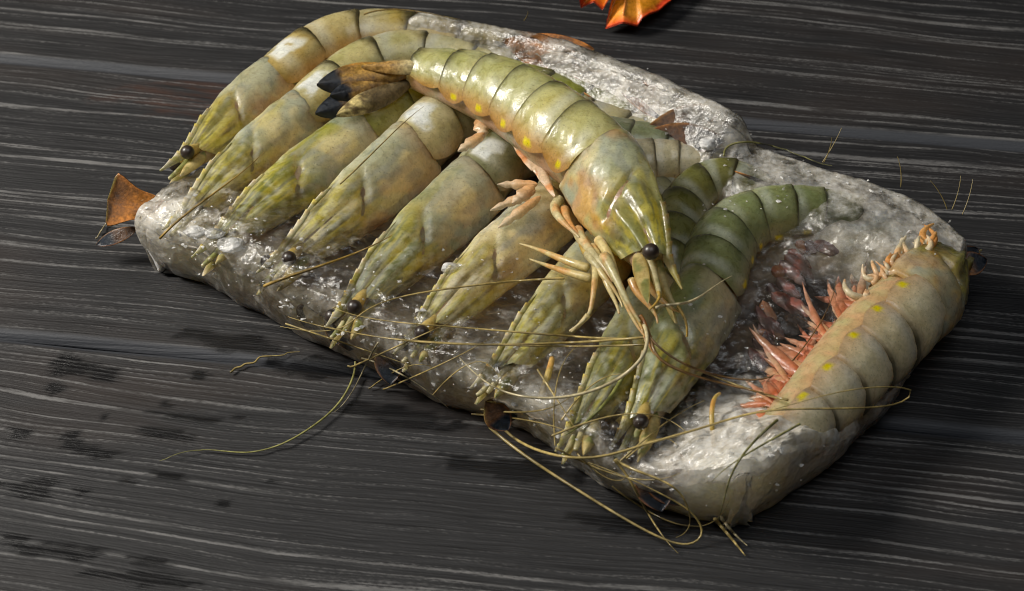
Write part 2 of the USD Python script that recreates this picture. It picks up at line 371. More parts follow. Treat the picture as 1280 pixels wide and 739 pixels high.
        tuck = .955 + .05 * ss(0, .45, x) + .022 * ss(.70, .93, x) - .075 * ss(.96, 1.0, x)
        r = rad(np.clip(S_, sc, LEN)) * tuck
        c0, T0, D0, L0 = frame(S_)
        hg, wd = r, r * .84
        bp = c0 + D0 * (hg * np.cos(phr))[..., None] + L0 * (wd * np.sin(phr))[..., None]
        dz = (fbm((bp + off) * 200, 3, seed + k) - .5) * .05 * R + (fbm((bp + off) * 600, 2, seed + 14 + k) - .5) * .02 * R
        if k >= 3: dz = dz + .07 * R * np.exp(-(ph / 6) ** 2)
        p = c0 + D0 * ((hg + dz) * np.cos(phr))[..., None] + L0 * ((wd + dz) * np.sin(phr))[..., None]
        pv = p.reshape(-1, 3); xs, ps = (x + 0 * ph).ravel(), ph.ravel()
        c = skin(pv, ps, xs, 'seg')
        if k == 0 and patch:
            a_n = mottle(pv, 120, 99)
            c = mixc(c, np.array([.84, .83, .76]), ss(.10, .2, xs) * (1 - ss(.45, .62, xs - .004 * ps)) * (1 - ss(22, 30, np.abs(ps - patch * 34 + 50 * (a_n - .5)))) * .6 * ss(.35, .5, mottle(pv, 260, 98) + .1))
        if dots and k < 5:
            for sd in (-1, 1):
                ds = np.hypot((xs - .42) * ln / .0017, (ps - sd * 117) / 9 * (R / .012))
                c = mixc(c, YELLOW, (1 - ss(.7, 1.15, ds)))
        part(root, 'abdomen_plate', (pv, grid_faces(na, nb)), 'shell', c)
    # rostrum: a toothed blade that runs on from the ridge of the carapace
    m = 120
    q = np.linspace(-rost, .48 * sc, m); hr0 = rad(np.clip(q, 0, None)) + .03 * R
    fwd = np.clip(-q / rost, 0, 1)
    mid = np.where(q < 0, rad(0.0) * 1.0 + .03 * R + rost_lift * rost * fwd ** 2 - .03 * rost * fwd, hr0)
    teeth = np.where((q > -rost * .8) & (q < .40 * sc), ((q * 1000 / 5.3) % 1.0) ** 1.5, 0)
    up = .0014 * (1 - .75 * fwd) * (1 - ss(.30, .48, q / sc)) + .0006 * teeth * (1 - .4 * fwd)
    lo = .0026 * (1 - .85 * fwd); lat = .0011 * (1 - .7 * fwd)
    rows = np.stack([at(q, mid + up, 0 * q), at(q, mid, lat), at(q, mid - lo, lat * .5), at(q, mid - lo, -lat * .5), at(q, mid, -lat)], 1)
    rv = rows.reshape(-1, 3)
    rc = mixc(np.tile(OLIVE * .8 + OCHRE * .35, (len(rv), 1)), CREAM * .8, ss(.4, .6, mottle(rv, 300, 31)) * .6)
    rc = mixc(rc, ORANGE * .5, np.repeat(ss(.2, .9, teeth), 5) * np.tile([1, 0, 0, 0, 0], m) * .8)
    part(root, 'rostrum', (rv, grid_faces(m, 5, True)), 'shell', rc)
    # eyes on stalks
    for sd in side_eye:
        ec = at(np.array(-.02 * sc), np.array(.26 * R), np.array(sd * (.40 * R + .4 * eye_r)))
        e0 = at(np.array(.10 * sc), np.array(.16 * R), np.array(sd * .16 * R))
        ep = part(root, 'eye', ball(ec, eye_r), 'eye')
        part(ep, 'eye_stalk', tube([e0, (e0 * .4 + ec * .6), ec], [.0022, .0024, eye_r * .85], 10), 'leg', OCHRE * .8 + CREAM * .2)
    c0, T0, D0, L0 = frame(np.array(0.0)); F0 = -T0
    if scales:
        for sd in (-1, 1):
            st = at(np.array(.10 * sc), np.array(-.10 * R), np.array(sd * .30 * R))
            (bm, uu, vv) = blade(st, F0 + L0 * sd * .10 - D0 * .06, L0 * sd * .55 - D0 * .8, R * 1.55, min(R * .5, .0058), .0022, .02, shape=.7)
            bc = mixc(np.tile(OCHRE * .55 + CREAM * .45, (len(bm[0]), 1)), OLIVE, ss(.4, .6, mottle(bm[0], 250, 41)))
            bc = mixc(bc, OCHRE * .8, ss(.65, .95, np.abs(vv)))
            part(root, 'antennal_scale', bm, 'leg', bc)
            sp0 = at(np.array(.08 * sc), np.array(.06 * R), np.array(sd * .16 * R))
            e1 = sp0 + F0 * R * .8 - D0 * .05 * R; e2 = e1 + F0 * R * .5 + L0 * sd * .1 * R
            pm_ = tube([sp0, sp0 * .5 + e1 * .5, e1, e2], [.0018, .0015, .0012, .0008], 9, 18)
            part(root, 'antennule', pm_, 'leg', mixc(np.tile(CREAM * .8, (len(pm_[0]), 1)), OLIVE, ss(.4, .6, mottle(pm_[0], 300, 43))))
            if not whips: continue
            e3 = e2 + F0 * R * .5 + L0 * sd * .35 * R - D0 * .15 * R
            part(root, 'antennule_whip', tube([e2 - F0 * .002, e2 * .5 + e3 * .5 + D0 * .1 * R, e3], [.0007, .0004], 6, 10), 'antenna', OCHRE)
    if legs:
        for q_, (sd, s0) in enumerate([(1, .2), (-1, .2), (1, .34), (-1, .34), (1, .48), (-1, .48)]):
            st = at(np.array(s0 * sc), np.array(-.82 * R), np.array(sd * .28 * R))
            k1 = st - D0 * (.55 + .1 * rng.random()) * R + L0 * sd * .35 * R + F0 * .5 * R
            k2 = k1 + F0 * (1.2 + .4 * rng.random()) * R - D0 * .05 * R
            k3 = k2 + F0 * .8 * R - D0 * .3 * R
            lm = tube([st, st * .5 + k1 * .5, k1, k1 * .5 + k2 * .5, k2, k3], [.0019, .0017, .0014, .0012, .0010, .0004], 8, 26)
            part(root, 'walking_leg', lm, 'leg', mixc(np.tile(CREAM * .6 + OCHRE * .5, (len(lm[0]), 1)), ORANGE, ss(.45, .6, mottle(lm[0], 160, 51))))
    for (k, sd, ln, az) in swim:     # swimming legs under the abdominal plates: stem and two blades
        s0 = cuts[k] + .45 * (cuts[k + 1] - cuts[k]); rr = float(rad(np.array(s0)))
        cs, Ts, Ds, Ls = frame(np.array(s0))
        st = cs - Ds * rr * .72 + Ls * sd * rr * .40
        dr = -Ds * 1.0 + Ls * sd * .25 + Ts * az
        dr /= np.linalg.norm(dr)
        e1 = st + dr * ln * .42
        stem = tube([st, e1], [.0030, .0026], 10, 8, .6)
        bl = [stem]; cc = [np.full(len(stem[0]), .2)]
        for w, (oa, lf) in enumerate(((.28, .62), (-.25, .50))):
            d2 = dr + Ts * oa + Ls * sd * (.15 if w else -.1)
            (bm, uu, vv) = blade(e1 - dr * .0015, d2, Ts + Ls * .4, ln * lf, .0095, .0011, .16, 14, 6, .75, ragged=.3, seed=k + w)
            bl.append(bm); cc.append(.3 + .7 * uu)
        bm = join(*bl); cu = np.concatenate(cc)
        c = mixc(np.tile(ORANGE * .65 + PINK * .2, (len(bm[0]), 1)), PINK * .9 + CREAM * .25, ss(.45, .95, cu) * .9)
        c = mixc(c, np.array([.5, .10, .03]), ss(.48, .66, mottle(bm[0], 250, 61)) * .6)
        part(root, 'swimming_leg', bm, 'leg', c)
    if tailfan:
        c1, T1, D1, L1 = frame(np.array(LEN)); ax = T1 if tail_dir is None else np.asarray(tail_dir, float)
        ax = ax / np.linalg.norm(ax)
        st = c1 - D1 * .05 * R
        for w, (sd, ang, lf, wf) in enumerate(((-1, 1.0, 1.0, 1.0), (1, 1.0, 1.0, 1.0), (-1, .45, .92, .9), (1, .45, .92, .9))):
            d2 = ax + L1 * sd * spread * ang - D1 * .05 * w
            (bm, uu, vv) = blade(st + L1 * sd * .0025 - D1 * .0006 * w - ax * .003, d2, L1 * 1.0 + D1 * .35 * sd, tail_len * lf, .0118 * wf, .0016, .05, 26, 9, 1.15, seed=w)
            c = mixc(np.tile(OCHRE * .6 + ORANGE * .15 + OLIVE * .3, (len(bm[0]), 1)), np.array([.035, .022, .012]), ss(.15, .6, uu + .2 * vv) * tail_dark)
            c = mixc(c, np.array([.006, .010, .016]), ss(.55, .70, uu + .12 * (mottle(bm[0], 300, 71) - .5)) * .97)
            c = mixc(c, ORANGE * .8, ss(.78, .98, np.abs(vv)) * .8 * (1 - ss(.55, .75, uu)))
            part(root, 'tail_blade', bm, 'tail', c)
        (bm, uu, vv) = blade(st + D1 * .0022 - ax * .004, ax, L1, tail_len * .78, .0075, .0040, .03, 24, 8, .55)
        c = mixc(np.tile(CREAM * .5 + OCHRE * .4, (len(bm[0]), 1)), DARK * 1.6, ss(.3, .8, uu) * .8)
        part(root, 'telson', bm, 'tail', c)
    return root, dict(at=at, frame=frame, sc=sc, LEN=LEN, R=R, mottle=mottle, base=base)

# ================================================================== the table
ANG = math.radians(-8.2)
def to_local(p): c, s = math.cos(ANG), math.sin(ANG); return np.array([p[..., 0] * c + p[..., 1] * s, -p[..., 0] * s + p[..., 1] * c]).T
Y1 = float(np.mean([to_local(pix(*q))[1] for q in ((0, 72), (340, 103))]))
Y2 = float(np.mean([to_local(pix(*q))[1] for q in ((0, 412), (350, 446), (1230, 558))]))
tb = UsdGeom.Xform.Define(stage, '/World/tabletop'); tb.AddRotateZOp().Set(math.degrees(ANG)); tag(tb.GetPrim(), 'charred black wooden planks of the tabletop', kind='structure')
BASE['/World/tabletop'] = np.zeros(3)
wet_shade_px = [(82, 455, 26, 14), (72, 485, 14, 8), (130, 465, 24, 10), (25, 540, 14, 8), (90, 548, 16, 10), (110, 562, 40, 9), (205, 540, 40, 7), (200, 590, 14, 6), (220, 597, 18, 6), (100, 612, 12, 5),
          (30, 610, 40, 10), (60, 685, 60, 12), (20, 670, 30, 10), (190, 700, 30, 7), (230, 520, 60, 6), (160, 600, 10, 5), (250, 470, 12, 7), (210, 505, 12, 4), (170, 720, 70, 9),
          (400, 458, 70, 14), (290, 425, 70, 12), (500, 520, 90, 13), (640, 585, 90, 14), (780, 655, 80, 12), (60, 600, 30, 6), (250, 470, 9, 5), (130, 520, 8, 4), (300, 520, 10, 4), (280, 630, 12, 5), (340, 600, 9, 4)]  # the long blobs here paint the shade at the ice block's front foot
def plank(ya, yb, k):
    e = np.array([0, .0004, .001, .002, .003, .0045, .006, .0075, .009])
    ys = np.r_[ya + e, np.linspace(ya + .011, yb - .011, max(4, int((yb - ya) / .0022))), (yb - e)[::-1]]
    xs = np.linspace(-.62, .78, 560)
    Xg, Yg = np.meshgrid(xs, ys, indexing='ij')
    de = np.minimum(Yg - ya, yb - Yg)
    near = Yg - ya < yb - Yg
    bw = np.where(near, .0042, .0025)
    drop = np.where(near, .0034, .0016) * (1 - np.clip(de / bw, 0, 1)) ** 1.7
    wob = (fbm(np.stack([Xg * 9, Yg * 60, 0 * Xg + k], -1), 3, k) - .5) * .0006
    Yw = Yg + (noise(np.stack([Xg * 25, 0 * Xg, 0 * Xg + k * 3.1 + (Yg > (ya + yb) / 2)], -1), k) - .5) * .0016 * (1 - np.clip(de / .01, 0, 1))
    v = np.stack([Xg, Yw, wob - drop - .0006], -1).reshape(-1, 3)
    f = grid_faces(len(xs), len(ys)); n, nb = len(v), len(ys)
    # underside
    lo = v.copy(); lo[:, 2] = -.022
    f = f[:, ::-1] if np.cross(v[f[0, 1]] - v[f[0, 0]], v[f[0, 2]] - v[f[0, 0]])[2] < 0 else f
    ring = np.r_[np.arange(nb), np.arange(1, len(xs)) * nb + nb - 1, (len(xs) - 1) * nb + np.arange(nb - 2, -1, -1), np.arange(len(xs) - 2, 0, -1) * nb]
    rv = v[ring].copy(); rv[:, 2] = -.022
    i = np.arange(len(ring)); i2 = (i + 1) % len(ring)
    sf = np.vstack([np.stack([ring[i], ring[i2], n + i2], 1), np.stack([ring[i], n + i2, n + i], 1)])
    allv = np.vstack([v, rv])
    # masks: damp stains, plus painted shade along the foot of the ice
    c, s = math.cos(ANG), math.sin(ANG)
    wx, wy = allv[:, 0] * c - allv[:, 1] * s, allv[:, 0] * s + allv[:, 1] * c
    P2, _ = project(np.stack([wx, wy, 0 * wx], 1))
    nz = (fbm(np.stack([wx * 120, wy * 260, 0 * wx], -1), 4, 3) - .5)
    wet_shade = np.zeros(len(allv))
    for (a, b, ra, rb) in wet_shade_px:
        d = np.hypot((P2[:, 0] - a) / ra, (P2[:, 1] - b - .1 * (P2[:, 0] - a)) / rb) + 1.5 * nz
        wet_shade = np.maximum(wet_shade, 1 - ss(.75, 1.05, d))
    dr = np.hypot((P2[:, 0] - 265) / 120, (P2[:, 1] - 120) / 26) + 1.2 * nz
    brown = 1 - ss(.5, 1.2, dr)
    edge = np.r_[(1 - ss(.55, 1.15, de / bw)).ravel(), np.ones(len(ring))]
    path = numbered('/World/tabletop', 'plank')
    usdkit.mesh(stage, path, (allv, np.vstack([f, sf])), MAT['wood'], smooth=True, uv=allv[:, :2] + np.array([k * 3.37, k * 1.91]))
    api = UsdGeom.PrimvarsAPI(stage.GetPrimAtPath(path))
    for nm, a in (('wet_shade', wet_shade), ('edge', edge), ('brown', brown)):
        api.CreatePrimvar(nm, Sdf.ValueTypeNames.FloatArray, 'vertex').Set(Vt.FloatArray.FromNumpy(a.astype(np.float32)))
    cloud.append(np.stack([wx, wy, allv[:, 2]], 1)[:n:2])
plank(Y1 + .0008, Y1 + .17, 1); plank(Y2 + .0008, Y1 - .0008, 2); plank(Y2 - .20, Y2 - .0008, 3); plank(Y1 + .1716, Y1 + .34, 4)

# ================================================================== the block of ice
def edge_line(px):
    c = curve([pix(*q) for q in px], 200)
    return lambda u: np.stack([np.interp(u, np.linspace(0, 1, 200), c[:, k]) for k in range(3)], -1)
front = edge_line([(184, 336), (262, 380), (370, 428), (440, 462), (520, 502), (620, 546), (700, 590), (780, 632), (850, 660), (927, 674)])
back = edge_line([(440, 112), (545, 116), (680, 150), (800, 200), (905, 252), (960, 274), (1040, 302), (1120, 330), (1192, 372)])
A, B, C, Dk = front(0.0), front(1.0), back(1.0), back(0.0)
def bil(u, v): return front(u) * (1 - v)[..., None] + back(u) * v[..., None] + (B - A) / np.linalg.norm(B - A) * (.012 * np.sin(np.pi * np.clip(v, 0, 1)) ** .8 * ss(.75, 1, u))[..., None]
hp = [  # (px, py, height, frost): the top of the ice and how white it is
    (172, 262, .029, .90), (200, 290, .028, .90), (245, 322, .027, .80), (300, 350, .0265, .65), (360, 385, .026, .50), (430, 418, .0255, .42), (515, 455, .025, .38), (600, 500, .024, .42), (690, 550, .0225, .60), (770, 592, .020, .60), (850, 618, .018, .45), (905, 630, .016, .65),
    (215, 245, 0.0338, .45), (262, 268, 0.0343, .42), (310, 294, 0.0343, .32), (355, 312, 0.0343, .22), (420, 332, 0.0338, .20), (500, 388, 0.0333, .20), (580, 420, 0.0323, .25), (670, 474, 0.0318, .35), (745, 525, 0.0303, .22), (810, 548, 0.0293, .15),
    (250, 300, 0.0328, .5), (330, 345, 0.0318, .38), (400, 380, 0.0313, .3), (480, 425, 0.0308, .28), (570, 465, 0.0298, .3), (660, 520, 0.0288, .42), (750, 570, 0.0268, .35),
    (290, 232, .030, .22), (335, 255, .030, .20), (410, 282, .029, .16), (470, 322, .029, .18), (550, 360, .028, .2), (640, 402, .028, .25), (720, 462, .027, .15),
    (300, 230, .026, .2), (380, 230, .024, .15), (450, 280, .025, .2), (520, 340, .026, .22), (600, 392, .0265, .25), (690, 452, .026, .25), (760, 515, .025, .15), (850, 540, .024, .15), (900, 500, .024, .05), (950, 430, .025, .03), (990, 360, .025, .03), (930, 380, .024, .1),
    (1060, 300, .029, .3), (1030, 330, .026, .05), (1090, 420, .020, .15), (1060, 500, .018, .3), (1150, 400, .018, .5),
    (500, 150, .022, .2), (600, 150, .022, .15), (700, 200, .020, .15), (780, 260, .020, .15), (850, 330, .020, .15), (640, 280, .021, .15),
    (680, 72, .029, .45), (740, 100, .030, .45), (800, 132, .031, .5), (850, 155, .033, .5), (600, 48, .031, .5), (500, 40, .024, .4), (420, 60, .020, .3), (560, 20, .041, .8), (640, 25, .042, .8), (720, 52, .044, .8), (800, 90, .045, .8), (870, 125, .046, .75), (925, 152, .046, .6), (620, 6, .042, .8), (800, 80, .045, .8),
    (930, 185, .035, .65), (980, 200, .035, .7), (1050, 222, .035, .7), (1120, 245, .035, .7), (1185, 275, .033, .7), (1205, 290, .031, .7), (960, 225, .034, .6), (1020, 240, .034, .6), (1090, 262, .033, .6), (1160, 285, .031, .6), (905, 190, .033, .5),
    (880, 215, .024, .4), (340, 140, .016, .3), (270, 190, .018, .4), (955, 575, .036, .75), (985, 556, .037, .75), (960, 610, .030, .85)]
hw = np.array([pix(*q[:3]) for q in hp])
frost_f = RBFInterpolator(hw[:, :2], np.array([q[3] for q in hp]), kernel='linear', smoothing=1e-3)
rbf = RBFInterpolator(hw[:, :2], hw[:, 2], kernel='linear', smoothing=1e-4)
K, NU, NV = 12, 250, 150
iu, iv = np.meshgrid(np.arange(-K, NU + K + 1), np.arange(-K, NV + K + 1), indexing='ij')
cu, cv = np.clip(iu, 0, NU), np.clip(iv, 0, NV)
du, dv = iu - cu, iv - cv
kk = np.maximum(np.abs(du), np.abs(dv)); tdn = kk / K
q = bil(cu / NU, cv / NV)
edu = (B - A) / np.linalg.norm(B - A); edv = (Dk - A) / np.linalg.norm(Dk - A)
ou = du[..., None] * edu + dv[..., None] * edv; ou = ou / np.maximum(np.linalg.norm(ou, axis=-1, keepdims=True), 1e-9)
from scipy.ndimage import gaussian_filter
uu_, vv_ = cu / NU, cv / NV
h = gaussian_filter(np.clip(rbf(q[..., :2].reshape(-1, 2)).reshape(q.shape[:2]), .008, .05), 4.0)
wv = (fbm(np.stack([uu_ * 9, 0 * uu_, 0 * uu_], -1), 3, 41) - .5)
rim_z = .041 + .006 * ss(.1, .55, uu_) + .003 * wv
rim_on = ss(.06, .12, uu_ + .02 * (vv_ - .9)) * (1 - ss(.645, .665, uu_ + .10 * (1 - vv_)))
rim = rim_z - .016 * (1 - ss(.86 + .03 * wv - .05 * ss(.2, .5, uu_), .975, vv_)) - .006 * (1 - ss(.94, .98, vv_))
h = np.where(rim_on * (vv_ > .76) > 0, np.maximum(h, h + (rim - h) * rim_on * ss(.76, .84, vv_)), h)
back_on = ss(.655, .68, uu_) * ss(.80, .86, vv_ + .03 * wv)
h = h + (.0345 - .004 * ss(.9, 1.0, uu_) + .002 * wv - h) * back_on * .85
lc = pix(968, 575, .036)
lr = np.hypot(q[..., 0] - lc[0], q[..., 1] - lc[1])
lump = .0385 - .55 * np.maximum(0, lr - .012) + .003 * (fbm(q * 90, 2, 71) - .5)
near_c = ss(.80, .90, uu_) * (1 - ss(.30, .42, vv_))
lump = lump + .006 * (fbm(q * 190, 4, 73) - .5)
h = np.where(near_c > 0, h + (np.maximum(lump, .010) - h) * near_c, h)
calm = 1 - .7 * np.maximum(rim_on * ss(.80, .9, vv_), back_on)
wn = (fbm(q * 28, 3, 5) - .5)[..., None]
cracks = fbm(q * 130, 4, 9) - .5; crys = fbm(q * 420, 4, 11) - .5
hz = h + (.0050 * cracks + .0014 * crys) * calm
prof = .0012 * np.sin(np.pi * np.clip(tdn * .95, 0, 1)) ** .7 - .006 * tdn ** 2
pos = q + ou * prof[..., None] + ou * wn * .011 * np.minimum(tdn * 4, 1)[..., None]
inset = ((cu == 0) | (cu == NU) | (cv == 0) | (cv == NV))
pos[..., 2] = hz * (1 - tdn ** 1.05)
pos = pos + (np.stack([fbm(pos * 230 + 3.3 * a, 3, 21 + a) for a in range(3)], -1) - .5) * .0024 * np.minimum(1, .35 + tdn * 3)[..., None] * np.where(tdn[..., None] == 1, 0, 1)
pos[..., 2] = np.maximum(pos[..., 2], .0006 * (tdn == 1) + .0008 * (tdn < 1))
iv_, jv_ = pos.shape[:2]
V = pos.reshape(-1, 3); F = grid_faces(iv_, jv_)
ring = np.r_[np.arange(jv_), np.arange(1, iv_) * jv_ + jv_ - 1, (iv_ - 1) * jv_ + np.arange(jv_ - 2, -1, -1), np.arange(iv_ - 2, 0, -1) * jv_]
cc = V[ring].mean(0); cc[2] = .0006
i = np.arange(len(ring)); i2 = (i + 1) % len(ring)
F = np.vstack([F, np.stack([ring[i2], ring[i], np.full(len(ring), len(V))], 1)])
V = np.vstack([V, cc])
tm = trimesh.Trimesh(V, F, process=False)
if tm.volume < 0: F = F[:, ::-1]
ice = thing('ice_block', (cc[0], cc[1], 0), 'cloudy frosted slab of ice holding the row of prawns', 'ice block')
fr = frost_f(V[:, :2]); tf = np.r_[tdn.ravel(), 1.0]
ncl = np.r_[(near_c).ravel(), 0]
fr = np.maximum(fr, .95 * ncl)
fr = np.clip(np.where(tf > 0, np.maximum(fr * .85, .45) , fr), 0, 1)
part(ice, 'ice_body', (V, F), 'ice', smooth=32, prim={'frost': fr})
# the milky core under the clear skin
cvv = V.copy()
dep = (.0040 + .0050 * fbm(V * 120, 3, 61)) + .006 * (1 - ss(.15, .6, frost_f(V[:, :2]))) + .011 * (1 - ss(.03, .14, frost_f(V[:, :2])))
ctr = np.array([cc[0], cc[1], 0]); inw = np.r_[ou.reshape(-1, 3) * -1, [[0, 0, 0]]]
cvv = cvv + inw * .0040
cvv[:, 2] = np.maximum(V[:, 2] - dep, .0012 + .0 * dep)
ff = np.clip(np.maximum(frost_f(V[:, :2]), .9 * ncl), 0, 1)
k1, k2 = fbm(V * 70 + 9, 4, 63), fbm(V * 170 + 4, 3, 64)
ccol = mixc(np.tile(np.array([.055, .036, .032]), (len(V), 1)), np.array([.52, .44, .31]), ss(.08, .34, ff + .3 * (k1 - .5)))
ccol = mixc(ccol, np.array([.80, .73, .59]), ss(.38, .70, ff + .5 * (k2 - .5)))
ccol = mixc(ccol, np.array([.30, .14, .07]), ss(.56, .68, k1) * .28)
ccol = mixc(ccol, np.array([.10, .06, .05]), ss(.60, .72, fbm(V * 60 + 31, 3, 66)) * .3)
part(ice, 'milky_core', (cvv, F), 'core', ccol, keep=False)

# ================================================================== the prawns frozen in the block
ROW = 'prawns frozen side by side in the block'
PR = {}
def row(key, label, path, n_car, R, rolls, **kw):
    kw.setdefault('rime', .0 if key == 'p10' else .05 if key == 'p1' else .16)
    kw.setdefault('legs', False)
    PR[key] = prawn('prawn', label, path, n_car, R, rolls, group=ROW, **kw)
Z = .027
row('p1', 'leftmost prawn of the block, dark eye and snout nearest the left corner',
    [(236, 203, .030), (270, 172, .030), (312, 131, .030), (352, 96, .030), (388, 68, .030), (428, 49, .030), (478, 43, .030), (532, 48, .030), (592, 58, .030), (650, 74, .028), (700, 92, .026)], 3, .0118, [-52, -48, -40], green=.35, warm=.6, bands=1.3, seed=1, tint=(.37,.25,.08,.5))
row('p2', 'second prawn from the left, its back just behind the dark tail tips on top',
    [(236, 275, Z), (295, 218, Z), (345, 175, Z), (386, 140, Z), (428, 104, Z), (472, 78, Z), (525, 68, Z), (585, 72, Z), (650, 88, Z), (715, 110, Z)], 3, .0122, [-38, -42, -35], green=.45, warm=.35, bands=1.2, seed=2, tint=(.44,.36,.16,.45), side_eye=())
row('p3', 'third prawn from the left, olive green head half frosted over',
    [(277, 310, .0265), (350, 248, Z), (415, 200, Z), (465, 163, Z), (508, 135, Z), (555, 118, Z), (620, 112, Z), (690, 122, Z), (750, 140, Z), (795, 155, Z)], 3, .0132, [-52, -46, -30], green=.85, warm=.2, seed=3, tint=(.165,.165,.025,.8), side_eye=())
row('p4', 'fourth prawn from the left, cream head with an orange feeler stalk beside it',
    [(358, 332, .026), (430, 270, Z), (485, 222, Z), (523, 185, Z), (560, 155, Z), (610, 142, Z), (680, 150, Z), (750, 164, Z), (810, 176, Z), (850, 180, Z)], 3, .0146, [-34, -40, -35], green=.4, warm=.45, seed=4, tint=(.60,.49,.28,.5))
row('p5', 'fifth prawn from the left, its grey back showing inside the upper prawn curve',
    [(440, 395, .026), (512, 315, Z), (565, 265, Z), (603, 226, Z), (640, 192, Z), (690, 182, Z), (750, 184, Z), (810, 188, Z), (860, 192, Z), (895, 196, Z)], 3, .0142, [-42, -40, -30], green=.55, warm=.3, seed=5, bands=.5, tint=(.15,.17,.105,.7))
row('p6', 'sixth prawn from the left, pale head just below the orange swimming legs',
    [(528, 427, .0255), (605, 345, Z), (660, 295, Z), (700, 258, Z), (735, 228, Z), (780, 214, Z), (820, 208, Z), (855, 206, Z), (890, 208, Z)], 3, .0134, [-50, -46, -30], green=.25, warm=.35, seed=6, tint=(.62,.49,.31,.55))
row('p7', 'seventh prawn from the left, frosted head below the thin walking legs',
    [(622, 473, .0245), (684, 403, .025), (728, 352, .025), (765, 312, .024), (795, 282, .022), (820, 255, .020), (850, 236, .018), (880, 226, .017)], 3, .0124, [-42, -40, -30], green=.45, warm=.4, seed=7, tint=(.42,.38,.22,.5), side_eye=())
row('p8', 'dark olive banded prawn left of the big green ribbed one',
    [(724, 543, .0235), (766, 470, .024), (802, 410, .024), (830, 355, .024), (846, 300, .025), (858, 258, .026), (885, 232, .027), (915, 226, .027), (945, 236, .026), (962, 248, .024)], 3, .0124, [-45, -40, -20], green=.95, warm=.15, seed=8, bands=.85, side_eye=(), rost=.014, tint=(.115,.115,.032,.75))
row('p9', 'big green prawn with curved ribbed back, second from the right end',
    [(797, 536, .024), (833, 466, .027), (865, 405, .027), (888, 360, .027), (900, 320, .028), (922, 290, .028), (962, 274, .028), (1005, 268, .027), (1045, 268, .025), (1075, 272, .023)], 3, .0146, [-45, -40, -18], green=.75, warm=.15, seed=9, bands=.55, dots=True, rost=.014, patch=0.0, tailfan=True, tint=(.15,.18,.08,.75))
row('p10', 'cream prawn at the right end of the block, belly up',
    [(1192, 318, .024), (1165, 350, .025), (1130, 388, .026), (1092, 424, .026), (1065, 452, .026), (1038, 482, .026), (1012, 510, .025), (985, 538, .024), (960, 564, .020), (934, 594, .015)], 2, .0178, [-118, -122, -125], green=.0, warm=.6, pale=.6, seed=10, bands=.75, dots=True, patch=0.0, legs=False, scales=False, side_eye=(),
    tailfan=False, swim=())

# ================================================================== the loose prawn on top
T_, TI = prawn('prawn', 'loose prawn curved on top of the others, dark tail tips, yellow belly dots',
    [(818, 335, .049), (795, 290, .050), (768, 245, .051), (742, 203, .051), (706, 175, .052), (670, 148, .051), (631, 125, .050), (592, 109, .048), (554, 98, .046), (518, 89, .044)], 3, .0180, [48, 46, 42, 36], green=.40, warm=.95, seed=12, dots=True, patch=0.0, tint=(.40, .37, .14, .65),
    legs=False, bands=.9, rost=.018, eye_r=.0031, tailfan=False, side_eye=(-1,), whips=True,
    swim=())
def flat_blade(root, name, a, b, up, width, thick, colour, bend=0.02, shape=1.0, mat='tail', nu=28, ragged=0.0):
    a, b = np.asarray(a), np.asarray(b); ax = b - a; sd = np.cross(up, ax)
    (bm, uu, vv) = blade(a, ax, sd, np.linalg.norm(ax), width, thick, bend, nu, 9, shape, ragged=ragged)
    return part(root, name, bm, mat, colour(bm[0], uu, vv), keep=False)
def tail_colour(amber):
    def f(v, uu, vv):
        mo = fbm(v * 300, 3, 71)
        c = mixc(np.tile(np.array([.34, .19, .04]) * amber + DARK * (1 - amber), (len(v), 1)), np.array([.10, .05, .015]), ss(.4, .62, fbm(np.stack([uu * 4, vv * 5, uu * 0], -1), 3, 5)) * .8)
        c = mixc(c, np.array([.006, .010, .016]), ss(.72, .79, uu + .12 * (mo - .5)) * .98)
        return mixc(c, np.array([.45, .20, .03]), ss(.80, .97, np.abs(vv)) * .8 * (1 - ss(.64, .72, uu)) * amber)
    return f
flat_blade(T_, 'tail_blade', pix(524, 86, .047), pix(396, 106, .046), (0, -.55, .83), .0145, .0034, tail_colour(1.0), shape=1.3)
flat_blade(T_, 'tail_blade', pix(520, 92, .044), pix(412, 120, .045), (0, -.6, .8), .0120, .0022, tail_colour(.9), shape=1.1)
flat_blade(T_, 'tail_blade', pix(522, 100, .041), pix(394, 142, .040), (0, -.7, .7), .0135, .0034, tail_colour(.45), shape=1.3)
flat_blade(T_, 'tail_blade', pix(520, 98, .043), pix(420, 145, .042), (0, -.6, .8), .0100, .0022, lambda v, uu, vv: mixc(np.tile(np.array([.10, .07, .03]), (len(v), 1)), np.array([.42, .33, .13]), ss(.55, .75, uu) * ss(.4, .55, fbm(v * 500, 3, 8))), shape=1.0)
flat_blade(T_, 'telson', pix(528, 82, .050), pix(452, 84, .050), (0, -.3, .95), .0075, .0040, lambda v, uu, vv: mixc(np.tile(CREAM * .9, (len(v), 1)), np.array([.32, .18, .05]), ss(.15, .6, uu)), shape=.6)
BL = lambda v, uu, vv: mixc(np.tile(np.array([.52, .30, .16]), (len(v), 1)), np.array([.58, .20, .06]), ss(.45, .65, fbm(v * 220, 3, 44)) * .8)
for (a, b, w) in (((606, 134, .042), (646, 176, .043), .0056), ((626, 148, .042), (662, 198, .043), .0058), ((646, 164, .042), (676, 216, .043), .0060), ((660, 184, .043), (684, 238, .043), .0056), ((672, 200, .044), (692, 248, .044), .0052), ((640, 168, .041), (664, 215, .042), .0046)):
    flat_blade(T_, 'swimming_leg', pix(*a), pix(*b), (.5, -.5, .7), w, .0030, lambda v, uu, vv: mixc(np.tile(np.array([.58, .38, .22]), (len(v), 1)), np.array([.55, .20, .06]), ss(.5, .62, fbm(v * 260, 3, 45))), .04, .7, 'leg', ragged=.3)
